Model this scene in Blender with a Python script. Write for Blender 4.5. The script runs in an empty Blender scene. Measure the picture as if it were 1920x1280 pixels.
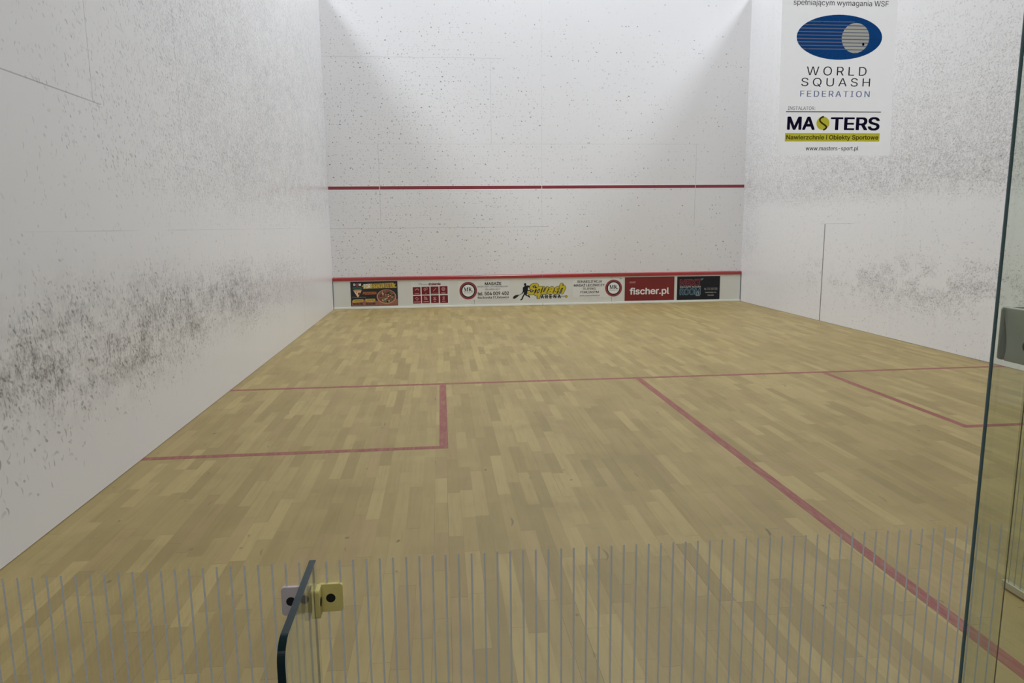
import bpy, bmesh, math, random
from mathutils import Vector, Matrix

random.seed(7)
SC = bpy.context.scene
COL = SC.collection
PI = math.pi

# ------------------------------------------------------------------ camera (surveyed from the court's standard markings)
CAM = Vector((1.634, -1.263, 1.2257))
YAW, PITCH, ROLL, FPX = 0.0979246, -0.1602345, -0.0101551, 1338.753
_cy, _sy, _cp, _sp = math.cos(YAW), math.sin(YAW), math.cos(PITCH), math.sin(PITCH)
FWD = Vector((_sy * _cp, _cy * _cp, _sp))
_r = Vector((_cy, -_sy, 0)); _u = _r.cross(FWD)
RGT = math.cos(ROLL) * _r + math.sin(ROLL) * _u
UPV = -math.sin(ROLL) * _r + math.cos(ROLL) * _u

W, L = 6.4, 9.75                     # court width and length
TIN_Y = L - 0.018                    # face of the tin board
cam_data = bpy.data.cameras.new('camera')
cam_data.sensor_width = 36.0
cam_data.lens = FPX / 1920 * 36.0
cam_data.clip_start = 0.02
cam = bpy.data.objects.new('camera', cam_data)
COL.objects.link(cam)
m = Matrix((RGT, UPV, -FWD)).transposed().to_4x4()
m.translation = CAM
cam.matrix_world = m
SC.camera = cam


def survey(u, v, y):
    """point of the plane Y=y measured on the photograph"""
    d = FWD * FPX + RGT * (u - 960) - UPV * (v - 640)
    t = (y - CAM.y) / d.y
    p = CAM + t * d
    return p.x, p.z


# ------------------------------------------------------------------ node expressions
class E:
    nt = None

    def __init__(s, sock): s.s = sock

    @staticmethod
    def op(o, *a, clamp=False):
        n = E.nt.nodes.new('ShaderNodeMath'); n.operation = o; n.use_clamp = clamp
        for i, x in enumerate(a):
            if isinstance(x, E): E.nt.links.new(x.s, n.inputs[i])
            else: n.inputs[i].default_value = float(x)
        return E(n.outputs[0])

    def __add__(a, b): return E.op('ADD', a, b)
    __radd__ = __add__
    def __sub__(a, b): return E.op('SUBTRACT', a, b)
    def __rsub__(a, b): return E.op('SUBTRACT', b, a)
    def __mul__(a, b): return E.op('MULTIPLY', a, b)
    __rmul__ = __mul__
    def __truediv__(a, b): return E.op('DIVIDE', a, b)
    def __lt__(a, b): return E.op('LESS_THAN', a, b)
    def __gt__(a, b): return E.op('GREATER_THAN', a, b)


def fabs(a): return E.op('ABSOLUTE', a)
def floor_(a): return E.op('FLOOR', a)
def fract(a): return E.op('FRACT', a)
def mn(a, b): return E.op('MINIMUM', a, b)
def mx(a, b): return E.op('MAXIMUM', a, b)
def sat(a): return E.op('ADD', a, 0.0, clamp=True)
def sin_(a): return E.op('SINE', a)
def cos_(a): return E.op('COSINE', a)


def ramp(a, lo, hi):
    n = E.nt.nodes.new('ShaderNodeMapRange'); n.interpolation_type = 'SMOOTHSTEP'
    E.nt.links.new(a.s, n.inputs['Value'])
    n.inputs['From Min'].default_value = lo; n.inputs['From Max'].default_value = hi
    if lo > hi:
        n.inputs['From Min'].default_value = hi; n.inputs['From Max'].default_value = lo
        n.inputs['To Min'].default_value = 1; n.inputs['To Max'].default_value = 0
    return E(n.outputs[0])


def gauss(a, c, w):
    d = (a - c) * (1.0 / w)
    return E.op('EXPONENT', (d * d) * -1.0)


def vec(x, y, z=0.0):
    n = E.nt.nodes.new('ShaderNodeCombineXYZ')
    for i, q in enumerate((x, y, z)):
        if isinstance(q, E): E.nt.links.new(q.s, n.inputs[i])
        else: n.inputs[i].default_value = q
    return n.outputs[0]


def world_pos():
    g = E.nt.nodes.new('ShaderNodeNewGeometry')
    s = E.nt.nodes.new('ShaderNodeSeparateXYZ')
    E.nt.links.new(g.outputs['Position'], s.inputs[0])
    return E(s.outputs[0]), E(s.outputs[1]), E(s.outputs[2])


def noise(v, scale=1.0, detail=3.0, rough=0.55):
    n = E.nt.nodes.new('ShaderNodeTexNoise')
    E.nt.links.new(v, n.inputs['Vector'])
    n.inputs['Scale'].default_value = scale; n.inputs['Detail'].default_value = detail
    n.inputs['Roughness'].default_value = rough
    return E(n.outputs[0])


def white(v):
    n = E.nt.nodes.new('ShaderNodeTexWhiteNoise'); n.noise_dimensions = '3D'
    E.nt.links.new(v, n.inputs['Vector'])
    return E(n.outputs['Value'])


def mixc(f, a, b):
    n = E.nt.nodes.new('ShaderNodeMix'); n.data_type = 'RGBA'
    if isinstance(f, E): E.nt.links.new(f.s, n.inputs[0])
    else: n.inputs[0].default_value = f
    for i, c in ((6, a), (7, b)):
        if isinstance(c, tuple): n.inputs[i].default_value = (*c, 1)
        else: E.nt.links.new(c, n.inputs[i])
    return n.outputs[2]


def scuffs(a, b, cells, length, width, density, ang0, angr, seed):
    """ball marks: one short curved stroke per random cell, kept where a random number is under the density"""
    n = E.nt.nodes.new('ShaderNodeTexVoronoi'); n.voronoi_dimensions = '2D'; n.feature = 'F1'
    n.inputs['Scale'].default_value = 1.0
    pa = a * cells + seed * 7.31; pb = b * cells + seed * 3.77
    E.nt.links.new(vec(pa, pb), n.inputs['Vector'])
    s = E.nt.nodes.new('ShaderNodeSeparateColor'); E.nt.links.new(n.outputs['Color'], s.inputs[0])
    r1, r2, r3 = (E(s.outputs[i]) for i in range(3))
    q = E.nt.nodes.new('ShaderNodeSeparateXYZ'); E.nt.links.new(n.outputs['Position'], q.inputs[0])
    dx = (pa - E(q.outputs[0])) * (1.0 / cells); dy = (pb - E(q.outputs[1])) * (1.0 / cells)
    t = (r1 - 0.5) * angr + ang0
    c, sn = cos_(t), sin_(t)
    x = dx * c + dy * sn
    y = dy * c - dx * sn
    k = (r3 - 0.5) * (1.6 / length)
    x = x + k * y * y
    ln = length * (0.35 + 0.65 * r3)
    wd = width * (0.5 + r1 * 0.9)
    tp = fabs(y) / ln
    wd = wd * mx(1.0 - 0.85 * tp * tp, 0.05)
    ms = sat(1.6 - fabs(x) / wd * 1.6) * ramp(tp, 1.0, 0.5)
    keep = ramp(density - r2, -0.03, 0.05)
    return ms * keep * (0.35 + 0.65 * fract(r2 * 37.0 + r3 * 11.0))


def seam(a, a0, w=0.0025, b=None, b0=-1e3, b1=1e3):
    g = fabs(a - a0) < w
    if b is not None: g = g * (b > b0) * (b < b1)
    return g


# ------------------------------------------------------------------ materials
MATS = {}


def new_mat(name):
    mt = bpy.data.materials.new(name); mt.use_nodes = True
    mt.node_tree.nodes.clear(); E.nt = mt.node_tree
    out = mt.node_tree.nodes.new('ShaderNodeOutputMaterial')
    MATS[name] = mt
    return mt, out


def principled(out, color, rough=0.5, spec=0.5, metal=0.0):
    b = E.nt.nodes.new('ShaderNodeBsdfPrincipled')
    if isinstance(color, tuple): b.inputs['Base Color'].default_value = (*color, 1)
    else: E.nt.links.new(color, b.inputs['Base Color'])
    if isinstance(rough, E): E.nt.links.new(rough.s, b.inputs['Roughness'])
    else: b.inputs['Roughness'].default_value = rough
    b.inputs['Specular IOR Level'].default_value = spec
    b.inputs['Metallic'].default_value = metal
    E.nt.links.new(b.outputs[0], out.inputs['Surface'])
    return b


def plain(name, color, rough=0.5, spec=0.5, vary=0.06, scale=30.0, metal=0.0):
    mt, out = new_mat(name)
    x, y, z = world_pos()
    n = noise(vec(x, y, z), scale, 3)
    c = mixc(n, tuple(v * (1 - vary) for v in color), tuple(min(1, v * (1 + vary)) for v in color))
    principled(out, c, rough, spec, metal)
    return mt


WALL_C = (0.78, 0.765, 0.765)
MARK_C = (0.13, 0.125, 0.12)


def wall_material(name, which):
    mt, out = new_mat(name)
    X, Y, Z = world_pos()
    big = noise(vec(X, Y, Z), 0.9, 3)
    base = mixc(big, tuple(v * 0.965 for v in WALL_C), tuple(v * 1.02 for v in WALL_C))
    if which == 'front':
        a, b = X, Z
        patch = noise(vec(a, b, 3.0), 0.8, 3, 0.6)
        d1 = (0.14 + 0.30 * ramp(a, 4.6, 0.6)) * (0.3 + 1.4 * patch)
        d1 = d1 * ramp(b, 5.2, 3.0)
        d = scuffs(a, b, 16, 0.018, 0.0084, d1, 0.5, 2.6, 1.0) * 1.25
        d = mx(d, scuffs(a, b, 29, 0.015, 0.0068, d1 * 1.2, 0.4, 3.0, 2.0) * 0.55)
        grime = noise(vec(a, b, 9.0), 5.0, 5, 0.7)
        d = mx(d, ramp(grime, 0.62, 0.9) * 0.12)
        s = seam(b, 1.213, 0.003, a, -1, 3.3) * 0.7
        s = mx(s, seam(b, 2.443, 0.003, a, 0.5, 5.65) * 0.35)
        s = mx(s, seam(b, 3.665, 0.003, a, 0, 2.6) * 0.5)
        s = mx(s, seam(a, 0.755, 0.003, b, 1.2, 2.45) * 0.6)
        s = mx(s, seam(a, 2.435, 0.003, b, 2.44, 3.66) * 0.45)
        s = mx(s, seam(a, 3.195, 0.003, b, 1.2, 5.6) * 0.3)
        s = mx(s, seam(a, 5.607, 0.003, b, 1.2, 2.45) * 0.6)
        s = s * (0.05 + noise(vec(a, b, 2.0), 1.6, 2) * 1.1)
        tint = None
    elif which == 'left':
        a, b = Y, Z
        cl = noise(vec(a * 0.55, b * 1.0, 4.0), 2.4, 4, 0.62)       # clumps
        cl2 = noise(vec(a * 0.8, b * 1.3, 7.0), 7.0, 3, 0.6)
        clump = ramp(cl * 0.65 + cl2 * 0.35, 0.36, 0.66)
        band = gauss(b, 0.69 + 0.0 * a, 0.235) * ramp(a, 1.2, 1.75) * ramp(a, 9.2, 5.0)
        heavy = sat(band * 1.25) * ramp(a, 1.2, 1.6) * ramp(a, 7.0, 2.6)
        low = ramp(b, 0.62, 0.3) * ramp(b, 0.1, 0.26) * ramp(a, 2.3, 1.6) * 0.38
        upper = ramp(b, 1.1, 1.75) * ramp(b, 4.9, 2.3) * ramp(a, 1.8, 5.2)
        upper = mx(upper, ramp(b, 1.33, 1.5) * ramp(b, 3.6, 1.8) * ramp(a, 1.2, 5.0) * 0.75)
        fine = upper * (0.55 + 0.6 * clump)
        spars = 0.042 * ramp(b, 0.2, 0.5)
        dens_f = mx(mx(fine * 1.0, band * (0.3 + clump * 0.9)), spars)
        dens_m = mx(mx(band * (0.15 + clump), fine * 0.35), mx(spars * 0.9, low))
        d = scuffs(a, b, 36, 0.023, 0.0062, dens_f, 0.25, 1.6, 1.0) * 0.75
        d = mx(d, scuffs(a, b, 25, 0.030, 0.0064, dens_m * 0.95, 0.3, 2.6, 2.0) * 0.75)
        d = mx(d, scuffs(a, b, 56, 0.017, 0.0056, dens_f * 1.15, 0.2, 2.2, 3.0) * 0.55)
        d = mx(d, scuffs(a, b, 11, 0.032, 0.0095, mx(low, heavy * 0.3 * clump), 0.9, 2.4, 4.0) * 0.95)
        gr = noise(vec(a * 0.7, b, 5.0), 9.0, 6, 0.78)
        gr2 = noise(vec(a * 1.3, b * 0.55, 8.0), 26.0, 4, 0.7)
        gm = gr * 0.55 + gr2 * 0.45
        smear = ramp(gm, 0.38, 0.62) * heavy * clump * 0.80 + ramp(gm, 0.40, 0.68) * (band * 0.34 + fine * 0.38)
        d = sat(d * 0.85 + smear)
        s = seam(a, 2.47, 0.003, b, 1.82, 5) * 0.55
        s = mx(s, seam(a, 3.66, 0.003, b, 1.65, 5) * 0.4)
        s = mx(s, seam(a, 7.30, 0.004, b, 3.2, 5) * 0.5)
        s = mx(s, seam(a, 7.42, 0.004, b, 0, 1.22) * 0.4)
        s = mx(s, seam(b, 1.832, 0.003, a, -1, 2.55) * 0.6)
        s = mx(s, seam(b, 1.222, 0.0022, a, -1, 9.7) * 0.30 * ramp(noise(vec(a, b, 12.0), 0.9, 2), 0.42, 0.62))
        s = s * (0.55 + noise(vec(a, b, 2.0), 2.2, 2) * 0.8)
        tint = None
    else:
        a, b = Y, Z
        cl = noise(vec(a * 0.7, b * 1.0, 14.0), 1.9, 4, 0.62)
        cl2 = noise(vec(a, b * 1.2, 17.0), 6.0, 3, 0.6)
        clump = ramp(cl * 0.6 + cl2 * 0.4, 0.36, 0.64)
        up = ramp(b, 1.35, 1.62) * ramp(b, 3.7, 1.9)
        up = up * (0.62 + 0.38 * ramp(a, 9.7, 6.0))
        edge = ramp(a, 8.9, 9.6) * ramp(b, 0.35, 0.9) * ramp(b, 3.8, 2.2) * 0.7
        lowb = gauss(b, 0.60, 0.26) * ramp(a, 8.6, 5.9) * ramp(clump, 0.1, 0.8)
        spars = 0.07
        df = mx(mx(up * (0.5 + 0.55 * clump), edge), mx(lowb * 0.95, spars))
        d = scuffs(a, b, 34, 0.023, 0.0058, df, 0.2, 3.1, 1.0) * 0.62
        d = mx(d, scuffs(a, b, 24, 0.029, 0.0062, mx(lowb * 0.9, up * 0.65 * clump) + 0.045, 0.6, 3.1, 2.0) * 0.7)
        d = mx(d, scuffs(a, b, 54, 0.017, 0.0050, df * 1.15, 0.2, 3.1, 3.0) * 0.55)
        gr = noise(vec(a * 0.8, b, 5.0), 10.0, 6, 0.78)
        gr2 = noise(vec(a, b, 8.0), 30.0, 4, 0.7)
        gm = gr * 0.5 + gr2 * 0.5
        smear = ramp(gm, 0.41, 0.66) * (up * (0.24 + 0.26 * gauss(b, 1.72, 0.3)) + lowb * 0.50 + edge * 0.18)
        d = sat(d * 0.85 + smear)
        s = seam(a, 7.30, 0.010, b, 0, 1.21)
        s = mx(s, seam(b, 1.213, 0.003, a, 6.7, 7.4) * 0.4)
        chips = scuffs(a, b, 9, 0.02, 0.012, ramp(b, 0.022, 0.008) * 0.55, 1.5, 0.6, 6.0)
        s = mx(s, chips)
        tint = None
    c = mixc(sat(d * 0.78), base, MARK_C)
    c = mixc(sat(s * 0.8), c, (0.07, 0.068, 0.065))
    if tint is not None: c = mixc(sat(tint * 0.6), c, (0.45, 0.13, 0.13))
    principled(out, c, 0.27 if which != 'front' else 0.36, 0.5)
    return mt


def floor_material():
    mt, out = new_mat('maple strip floor')
    X, Y, Z = world_pos()
    PW = 0.0585
    row = floor_(X / PW)
    rr = white(vec(row, 3.7, 0.0)); rr2 = white(vec(row, 9.1, 2.0))
    ln = 0.30 + 0.28 * rr
    yy = (Y + rr2 * 5.0) / ln
    idx = floor_(yy)
    h = white(vec(row, idx, 1.0)); h2 = white(vec(row, idx, 5.0)); h3 = white(vec(row, idx, 8.0))
    lo, mid, hi = (0.306, 0.224, 0.080), (0.358, 0.266, 0.098), (0.420, 0.318, 0.122)
    c = mixc(ramp(h, 0.0, 0.45), lo, mid)
    c = mixc(ramp(h, 0.55, 1.0), c, hi)
    c = mixc(ramp(h2, 0.75, 1.0) * 0.45, c, (0.36, 0.245, 0.105))
    grain = noise(vec(X * 26.0 + h * 50.0, Y * 1.6 + h2 * 30.0, h3 * 20.0), 2.2, 5, 0.65)
    c = mixc(ramp(grain, 0.45, 0.85) * 0.42, c, (0.225, 0.153, 0.056))
    cloud = noise(vec(X, Y, 1.0), 3.2, 4, 0.6)
    c = mixc(ramp(cloud, 0.48, 0.75) * 0.40, c, (0.25, 0.183, 0.068))
    c = mixc(ramp(cloud, 0.5, 0.22) * 0.22, c, (0.50, 0.39, 0.165))
    fx = fract(X / PW); fy = fract(yy)
    ex = mn(fx, 1.0 - fx) * PW
    ey = mn(fy, 1.0 - fy) * ln
    g = mx(ramp(ex, 0.0013, 0.0004) * (0.06 + 0.6 * ramp(rr2 + h3, 1.0, 1.8)), ramp(ey, 0.0016, 0.0006) * (0.12 + 0.45 * h2))
    c = mixc(g, c, (0.07, 0.048, 0.025))
    # dark knots, cracks and dents
    kn = scuffs(Y, X, 3.0, 0.07, 0.006, X * 0.0 + 0.10, 1.57, 0.35, 3.0)
    kn = mx(kn, scuffs(Y, X, 5.0, 0.02, 0.008, X * 0.0 + 0.10, 1.57, 1.5, 5.0))
    c = mixc(sat(kn * 0.75), c, (0.06, 0.045, 0.03))
    rough = 0.44 + 0.14 * grain
    b = principled(out, c, rough, 0.35)
    bump = E.nt.nodes.new('ShaderNodeBump'); bump.inputs['Strength'].default_value = 0.10
    bump.inputs['Distance'].default_value = 0.002
    hgt = (1.0 - g) + grain * 0.25 + h * 0.2
    E.nt.links.new(hgt.s, bump.inputs['Height']); E.nt.links.new(bump.outputs[0], b.inputs['Normal'])
    return mt


def line_material(name, col, wear, tan):
    mt, out = new_mat(name)
    X, Y, Z = world_pos()
    n = noise(vec(X * 22, Y * 3.0, Z), 2.5, 5, 0.7)
    n2 = noise(vec(X, Y, Z), 1.1, 2)
    f = sat(ramp(n, 0.35, 0.75) * wear * (0.2 + 1.4 * n2))
    c = mixc(f, col, tan)
    principled(out, c, 0.5, 0.3)
    return mt


def glass_material(name, tint, refl=1.0):
    """clear toughened pane: each face passes tinted light straight on and mirrors by Schlick's law"""
    mt, out = new_mat(name)
    lw = E.nt.nodes.new('ShaderNodeLayerWeight'); lw.inputs['Blend'].default_value = 0.5
    f = E(lw.outputs['Facing'])
    r = 0.04 + 0.96 * E.op('POWER', f, 5.0)
    r = sat(r * refl)
    t = E.nt.nodes.new('ShaderNodeBsdfTransparent'); t.inputs[0].default_value = (*tint, 1)
    g = E.nt.nodes.new('ShaderNodeBsdfGlossy'); g.inputs['Roughness'].default_value = 0.0
    g.inputs[0].default_value = (1, 1, 1, 1)
    mx_ = E.nt.nodes.new('ShaderNodeMixShader')
    E.nt.links.new(r.s, mx_.inputs[0]); E.nt.links.new(t.outputs[0], mx_.inputs[1]); E.nt.links.new(g.outputs[0], mx_.inputs[2])
    E.nt.links.new(mx_.outputs[0], out.inputs['Surface'])
    return mt


def film_material(name, col, trans=0.65, clear=0.0):
    """thin printed film: lit from both sides"""
    mt, out = new_mat(name)
    X, Y, Z = world_pos()
    n = noise(vec(X, Y, Z), 60.0, 3)
    c = mixc(n, tuple(v * 0.97 for v in col), tuple(min(1, v * 1.02) for v in col))
    d = E.nt.nodes.new('ShaderNodeBsdfDiffuse'); t = E.nt.nodes.new('ShaderNodeBsdfTranslucent')
    E.nt.links.new(c, d.inputs[0]); E.nt.links.new(c, t.inputs[0])
    mx_ = E.nt.nodes.new('ShaderNodeMixShader'); mx_.inputs[0].default_value = trans
    E.nt.links.new(d.outputs[0], mx_.inputs[1]); E.nt.links.new(t.outputs[0], mx_.inputs[2])
    sh = mx_.outputs[0]
    if clear:
        tr = E.nt.nodes.new('ShaderNodeBsdfTransparent')
        m2 = E.nt.nodes.new('ShaderNodeMixShader'); m2.inputs[0].default_value = clear
        E.nt.links.new(sh, m2.inputs[1]); E.nt.links.new(tr.outputs[0], m2.inputs[2]); sh = m2.outputs[0]
    E.nt.links.new(sh, out.inputs['Surface'])
    return mt


wall_material('front wall plaster', 'front')
wall_material('left wall plaster', 'left')
wall_material('right wall plaster', 'right')
floor_material()
line_material('worn red floor paint', (0.262, 0.064, 0.054), 0.7, (0.36, 0.20, 0.115))
plain('service line paint', (0.23, 0.022, 0.035), 0.35, 0.4, 0.12, 4)
plain('line border white', (0.95, 0.94, 0.92), 0.4)
plain('tin strip red', (0.35, 0.024, 0.022), 0.22, 0.5, 0.10, 3)
plain('tin panel white', (0.70, 0.70, 0.645), 0.32, 0.4, 0.03, 8)
plain('trim ivory', (0.86, 0.86, 0.78), 0.35)
plain('dark gap', (0.03, 0.03, 0.03), 0.8)
glass_material('court glass', (0.965, 0.975, 0.955))
glass_material('fin glass', (0.885, 0.915, 0.875))
plain('glass edge', (0.010, 0.026, 0.028), 0.16, 0.3)
plain('glass edge pale', (0.17, 0.145, 0.095), 0.3, 0.5)
plain('joint silicone', (0.13, 0.20, 0.205), 0.3, 0.5)
film_material('frosted stripe film', (0.42, 0.42, 0.395), 0.6)
plain('yellowed plastic', (0.72, 0.61, 0.20), 0.38, 0.4, 0.08, 60)
plain('white plastic', (0.60, 0.54, 0.52), 0.38, 0.4, 0.04, 60)
plain('grey cream plastic', (0.54, 0.53, 0.45), 0.38, 0.4, 0.04, 40)
plain('black bolt', (0.006, 0.006, 0.006), 0.5)
plain('door seal', (0.47, 0.42, 0.30), 0.4)
plain('hinge steel', (0.5, 0.5, 0.5), 0.3, 0.5, 0.03, 30, 1.0)
film_material('printed sheet white', (0.92, 0.92, 0.925), 0.9, 0.30)
film_material('ink blue', (0.012, 0.085, 0.30), 0.55)
film_material('ink blue pale', (0.06, 0.22, 0.50), 0.6)
film_material('ink slate', (0.19, 0.21, 0.31), 0.6)
film_material('ink lilac', (0.30, 0.36, 0.58), 0.5)
film_material('ink stone', (0.54, 0.54, 0.47), 0.75)
film_material('ink charcoal', (0.055, 0.055, 0.065), 0.3)
film_material('ink navy', (0.012, 0.010, 0.035), 0.3)
film_material('ink lime', (0.70, 0.65, 0.07), 0.62)
film_material('ink olive', (0.16, 0.15, 0.03), 0.3)
plain('print black', (0.006, 0.006, 0.007), 0.35, 0.08)
plain('print soot', (0.018, 0.018, 0.02), 0.45, 0.08)
plain('print grey', (0.17, 0.17, 0.17), 0.5, 0.3)
plain('print light grey', (0.40, 0.40, 0.39), 0.5, 0.3)
plain('print white', (0.82, 0.81, 0.79), 0.4, 0.3)
plain('print offwhite', (0.74, 0.735, 0.70), 0.35, 0.35, 0.02)
plain('print red', (0.19, 0.013, 0.009), 0.25, 0.22, 0.12, 4)
plain('print dark red', (0.17, 0.006, 0.006), 0.35, 0.15)
plain('print ring red', (0.27, 0.040, 0.038), 0.4, 0.3)
plain('print maroon', (0.17, 0.012, 0.030), 0.4, 0.3)
plain('print pink', (0.60, 0.30, 0.30), 0.4, 0.3)
plain('print yellow', (0.56, 0.40, 0.045), 0.4, 0.3, 0.25, 14)
plain('print gold', (0.58, 0.46, 0.015), 0.4, 0.3)
plain('print brown', (0.13, 0.05, 0.012), 0.4, 0.3)
plain('print orange', (0.52, 0.14, 0.022), 0.4, 0.3, 0.3, 40)
plain('print green', (0.02, 0.16, 0.085), 0.4, 0.3)
plain('print herb', (0.12, 0.15, 0.05), 0.5, 0.3, 0.3, 60)
plain('print tomato', (0.24, 0.035, 0.03), 0.5, 0.3, 0.4, 40)
plain('print cheese', (0.80, 0.60, 0.36), 0.5, 0.3, 0.1, 40)
plain('print crust', (0.50, 0.28, 0.14), 0.5, 0.3, 0.2, 30)
plain('print table', (0.30, 0.115, 0.065), 0.5, 0.3, 0.35, 25)
plain('print outline red', (0.24, 0.025, 0.035), 0.4, 0.3)
plain('print outline blue', (0.10, 0.20, 0.27), 0.4, 0.3)
plain('print teal', (0.10, 0.45, 0.50), 0.4, 0.3)
plain('hall concrete', (0.30, 0.30, 0.31), 0.8, 0.2)
plain('hall carpet', (0.12, 0.12, 0.13), 0.9, 0.1)


# ------------------------------------------------------------------ mesh helpers
def link(name, bm, mats, parent=None):
    me = bpy.data.meshes.new(name)
    bmesh.ops.recalc_face_normals(bm, faces=bm.faces)
    bm.to_mesh(me); bm.free()
    for q in ([mats] if isinstance(mats, str) else mats): me.materials.append(MATS[q])
    o = bpy.data.objects.new(name, me); COL.objects.link(o)
    if parent is not None: o.parent = parent
    return o


def tag(o, label=None, cat=None, group=None, kind=None):
    for k, v in (('label', label), ('category', cat), ('group', group), ('kind', kind)):
        if v: o[k] = v
    return o


def thing(name, loc, label, cat, group=None):
    o = bpy.data.objects.new(name, None); COL.objects.link(o)
    o.location = loc; o.empty_display_size = 0.05
    return tag(o, label, cat, group)


def struct(name, bm, mats, label=None, parent=None):
    o = link(name, bm, mats, parent)
    tag(o, label, None, None, 'structure')
    return o


def box(bm, x0, x1, y0, y1, z0, z1, mi=0, bev=0.0, seg=2):
    r = bmesh.ops.create_cube(bm, size=1.0)
    vs = r['verts']
    for v in vs:
        v.co = Vector((x0 + (v.co.x + .5) * (x1 - x0), y0 + (v.co.y + .5) * (y1 - y0), z0 + (v.co.z + .5) * (z1 - z0)))
    fs = {f for v in vs for f in v.link_faces}
    for f in fs: f.material_index = mi
    if bev:
        es = {e for v in vs for e in v.link_edges}
        bmesh.ops.bevel(bm, geom=list(es), offset=bev, segments=seg, affect='EDGES', profile=0.5)
    return vs


def poly(bm, pts, mi=0):
    f = bm.faces.new([bm.verts.new(p) for p in pts]); f.material_index = mi
    return f


def prism(bm, pts, d, mi_side=0, mi_cap=0):
    """closed outline (3D points of one plane) pushed along d"""
    d = Vector(d)
    a = [bm.verts.new(p) for p in pts]; b = [bm.verts.new(Vector(p) + d) for p in pts]
    n = len(pts)
    f = bm.faces.new(a); f.material_index = mi_cap
    f = bm.faces.new(b[::-1]); f.material_index = mi_cap
    for i in range(n):
        f = bm.faces.new((a[i], a[(i + 1) % n], b[(i + 1) % n], b[i])); f.material_index = mi_side


try:
    FONT = bpy.data.fonts.load(bpy.utils.system_resource('DATAFILES', path='fonts') + '/Inter.woff2')   # Blender's own typeface
except Exception:
    FONT = None


def text_mesh(body, bold=0.0, shear=0.0, spacing=1.0):
    """flat lettering: glyph outlines filled row by row (non-zero winding), strokes thickened by `bold`"""
    cu = bpy.data.curves.new('t', 'FONT'); cu.body = body
    if FONT: cu.font = FONT
    cu.shear = shear; cu.space_character = spacing; cu.fill_mode = 'NONE'; cu.resolution_u = 5
    o = bpy.data.objects.new('t', cu); COL.objects.link(o)
    dg = bpy.context.evaluated_depsgraph_get(); dg.update()
    me = bpy.data.meshes.new_from_object(o.evaluated_get(dg))
    bpy.data.objects.remove(o); bpy.data.curves.remove(cu)
    co = [(v.co.x, v.co.y) for v in me.vertices]
    # walk every closed outline so that all its edges run the same way
    adj = {}
    for e in me.edges:
        a_, b_ = e.vertices; adj.setdefault(a_, []).append(b_); adj.setdefault(b_, []).append(a_)
    seen, seg = set(), []
    for i in range(len(co)):
        if i in seen or i not in adj: continue
        loop = [i]; seen.add(i)
        cur = i + 1 if i + 1 in adj[i] else adj[i][0]
        while cur not in seen:
            loop.append(cur); seen.add(cur)
            c2 = [q for q in adj[cur] if q not in seen]
            if not c2: break
            cur = c2[0]
        seg += [(co[p], co[q]) for p, q in zip(loop, loop[1:] + loop[:1])]
    bpy.data.meshes.remove(me)
    if not seg: return [], []
    ys = [p[1] for e in seg for p in e]; lo, hi = min(ys) - bold, max(ys) + bold
    N = 44; dy = (hi - lo) / N
    def spans(y):
        xs = []
        for (x0, y0), (x1, y1) in seg:
            if (y0 <= y) != (y1 <= y): xs.append((x0 + (y - y0) / (y1 - y0) * (x1 - x0), 1 if y1 > y0 else -1))
        xs.sort(); w, out, st = 0, [], 0
        for x, d in xs:
            if w == 0: st = x
            w += d
            if w == 0 and x > st: out.append((st, x))
        return out
    rows = [spans(lo + (k + 0.5) * dy) for k in range(N)]
    vs, fs = [], []
    R_ = int(bold / dy)
    for k in range(N):
        sp = []
        for j in range(-R_, R_ + 1):
            if 0 <= k + j < N:
                g = math.sqrt(max(0.0, bold * bold - (j * dy) ** 2))
                sp += [(a_ - g, b_ + g) for a_, b_ in rows[k + j]]
        sp.sort(); mg = []
        for a_, b_ in sp:
            if mg and a_ <= mg[-1][1]: mg[-1][1] = max(mg[-1][1], b_)
            else: mg.append([a_, b_])
        y0, y1 = lo + k * dy, lo + (k + 1) * dy
        for a_, b_ in mg:
            n = len(vs); vs += [(a_, y0), (b_, y0), (b_, y1), (a_, y1)]; fs.append((n, n + 1, n + 2, n + 3))
    return vs, fs


def put(bm, vs, fs, cx, cz, w, h, y, mi=0, bbox=None):
    """flat lettering or drawing fitted into a w x h frame centred at (cx, cz) on the plane Y=y"""
    if not vs: return
    x0, x1, y0, y1 = bbox or (min(v[0] for v in vs), max(v[0] for v in vs), min(v[1] for v in vs), max(v[1] for v in vs))
    sx = w / max(1e-6, x1 - x0); sy = h / max(1e-6, y1 - y0)
    nv = [bm.verts.new((cx + (v[0] - (x0 + x1) / 2) * sx, y, cz + (v[1] - (y0 + y1) / 2) * sy)) for v in vs]
    for f in fs:
        try: bm.faces.new([nv[i] for i in f]).material_index = mi
        except ValueError: pass


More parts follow.
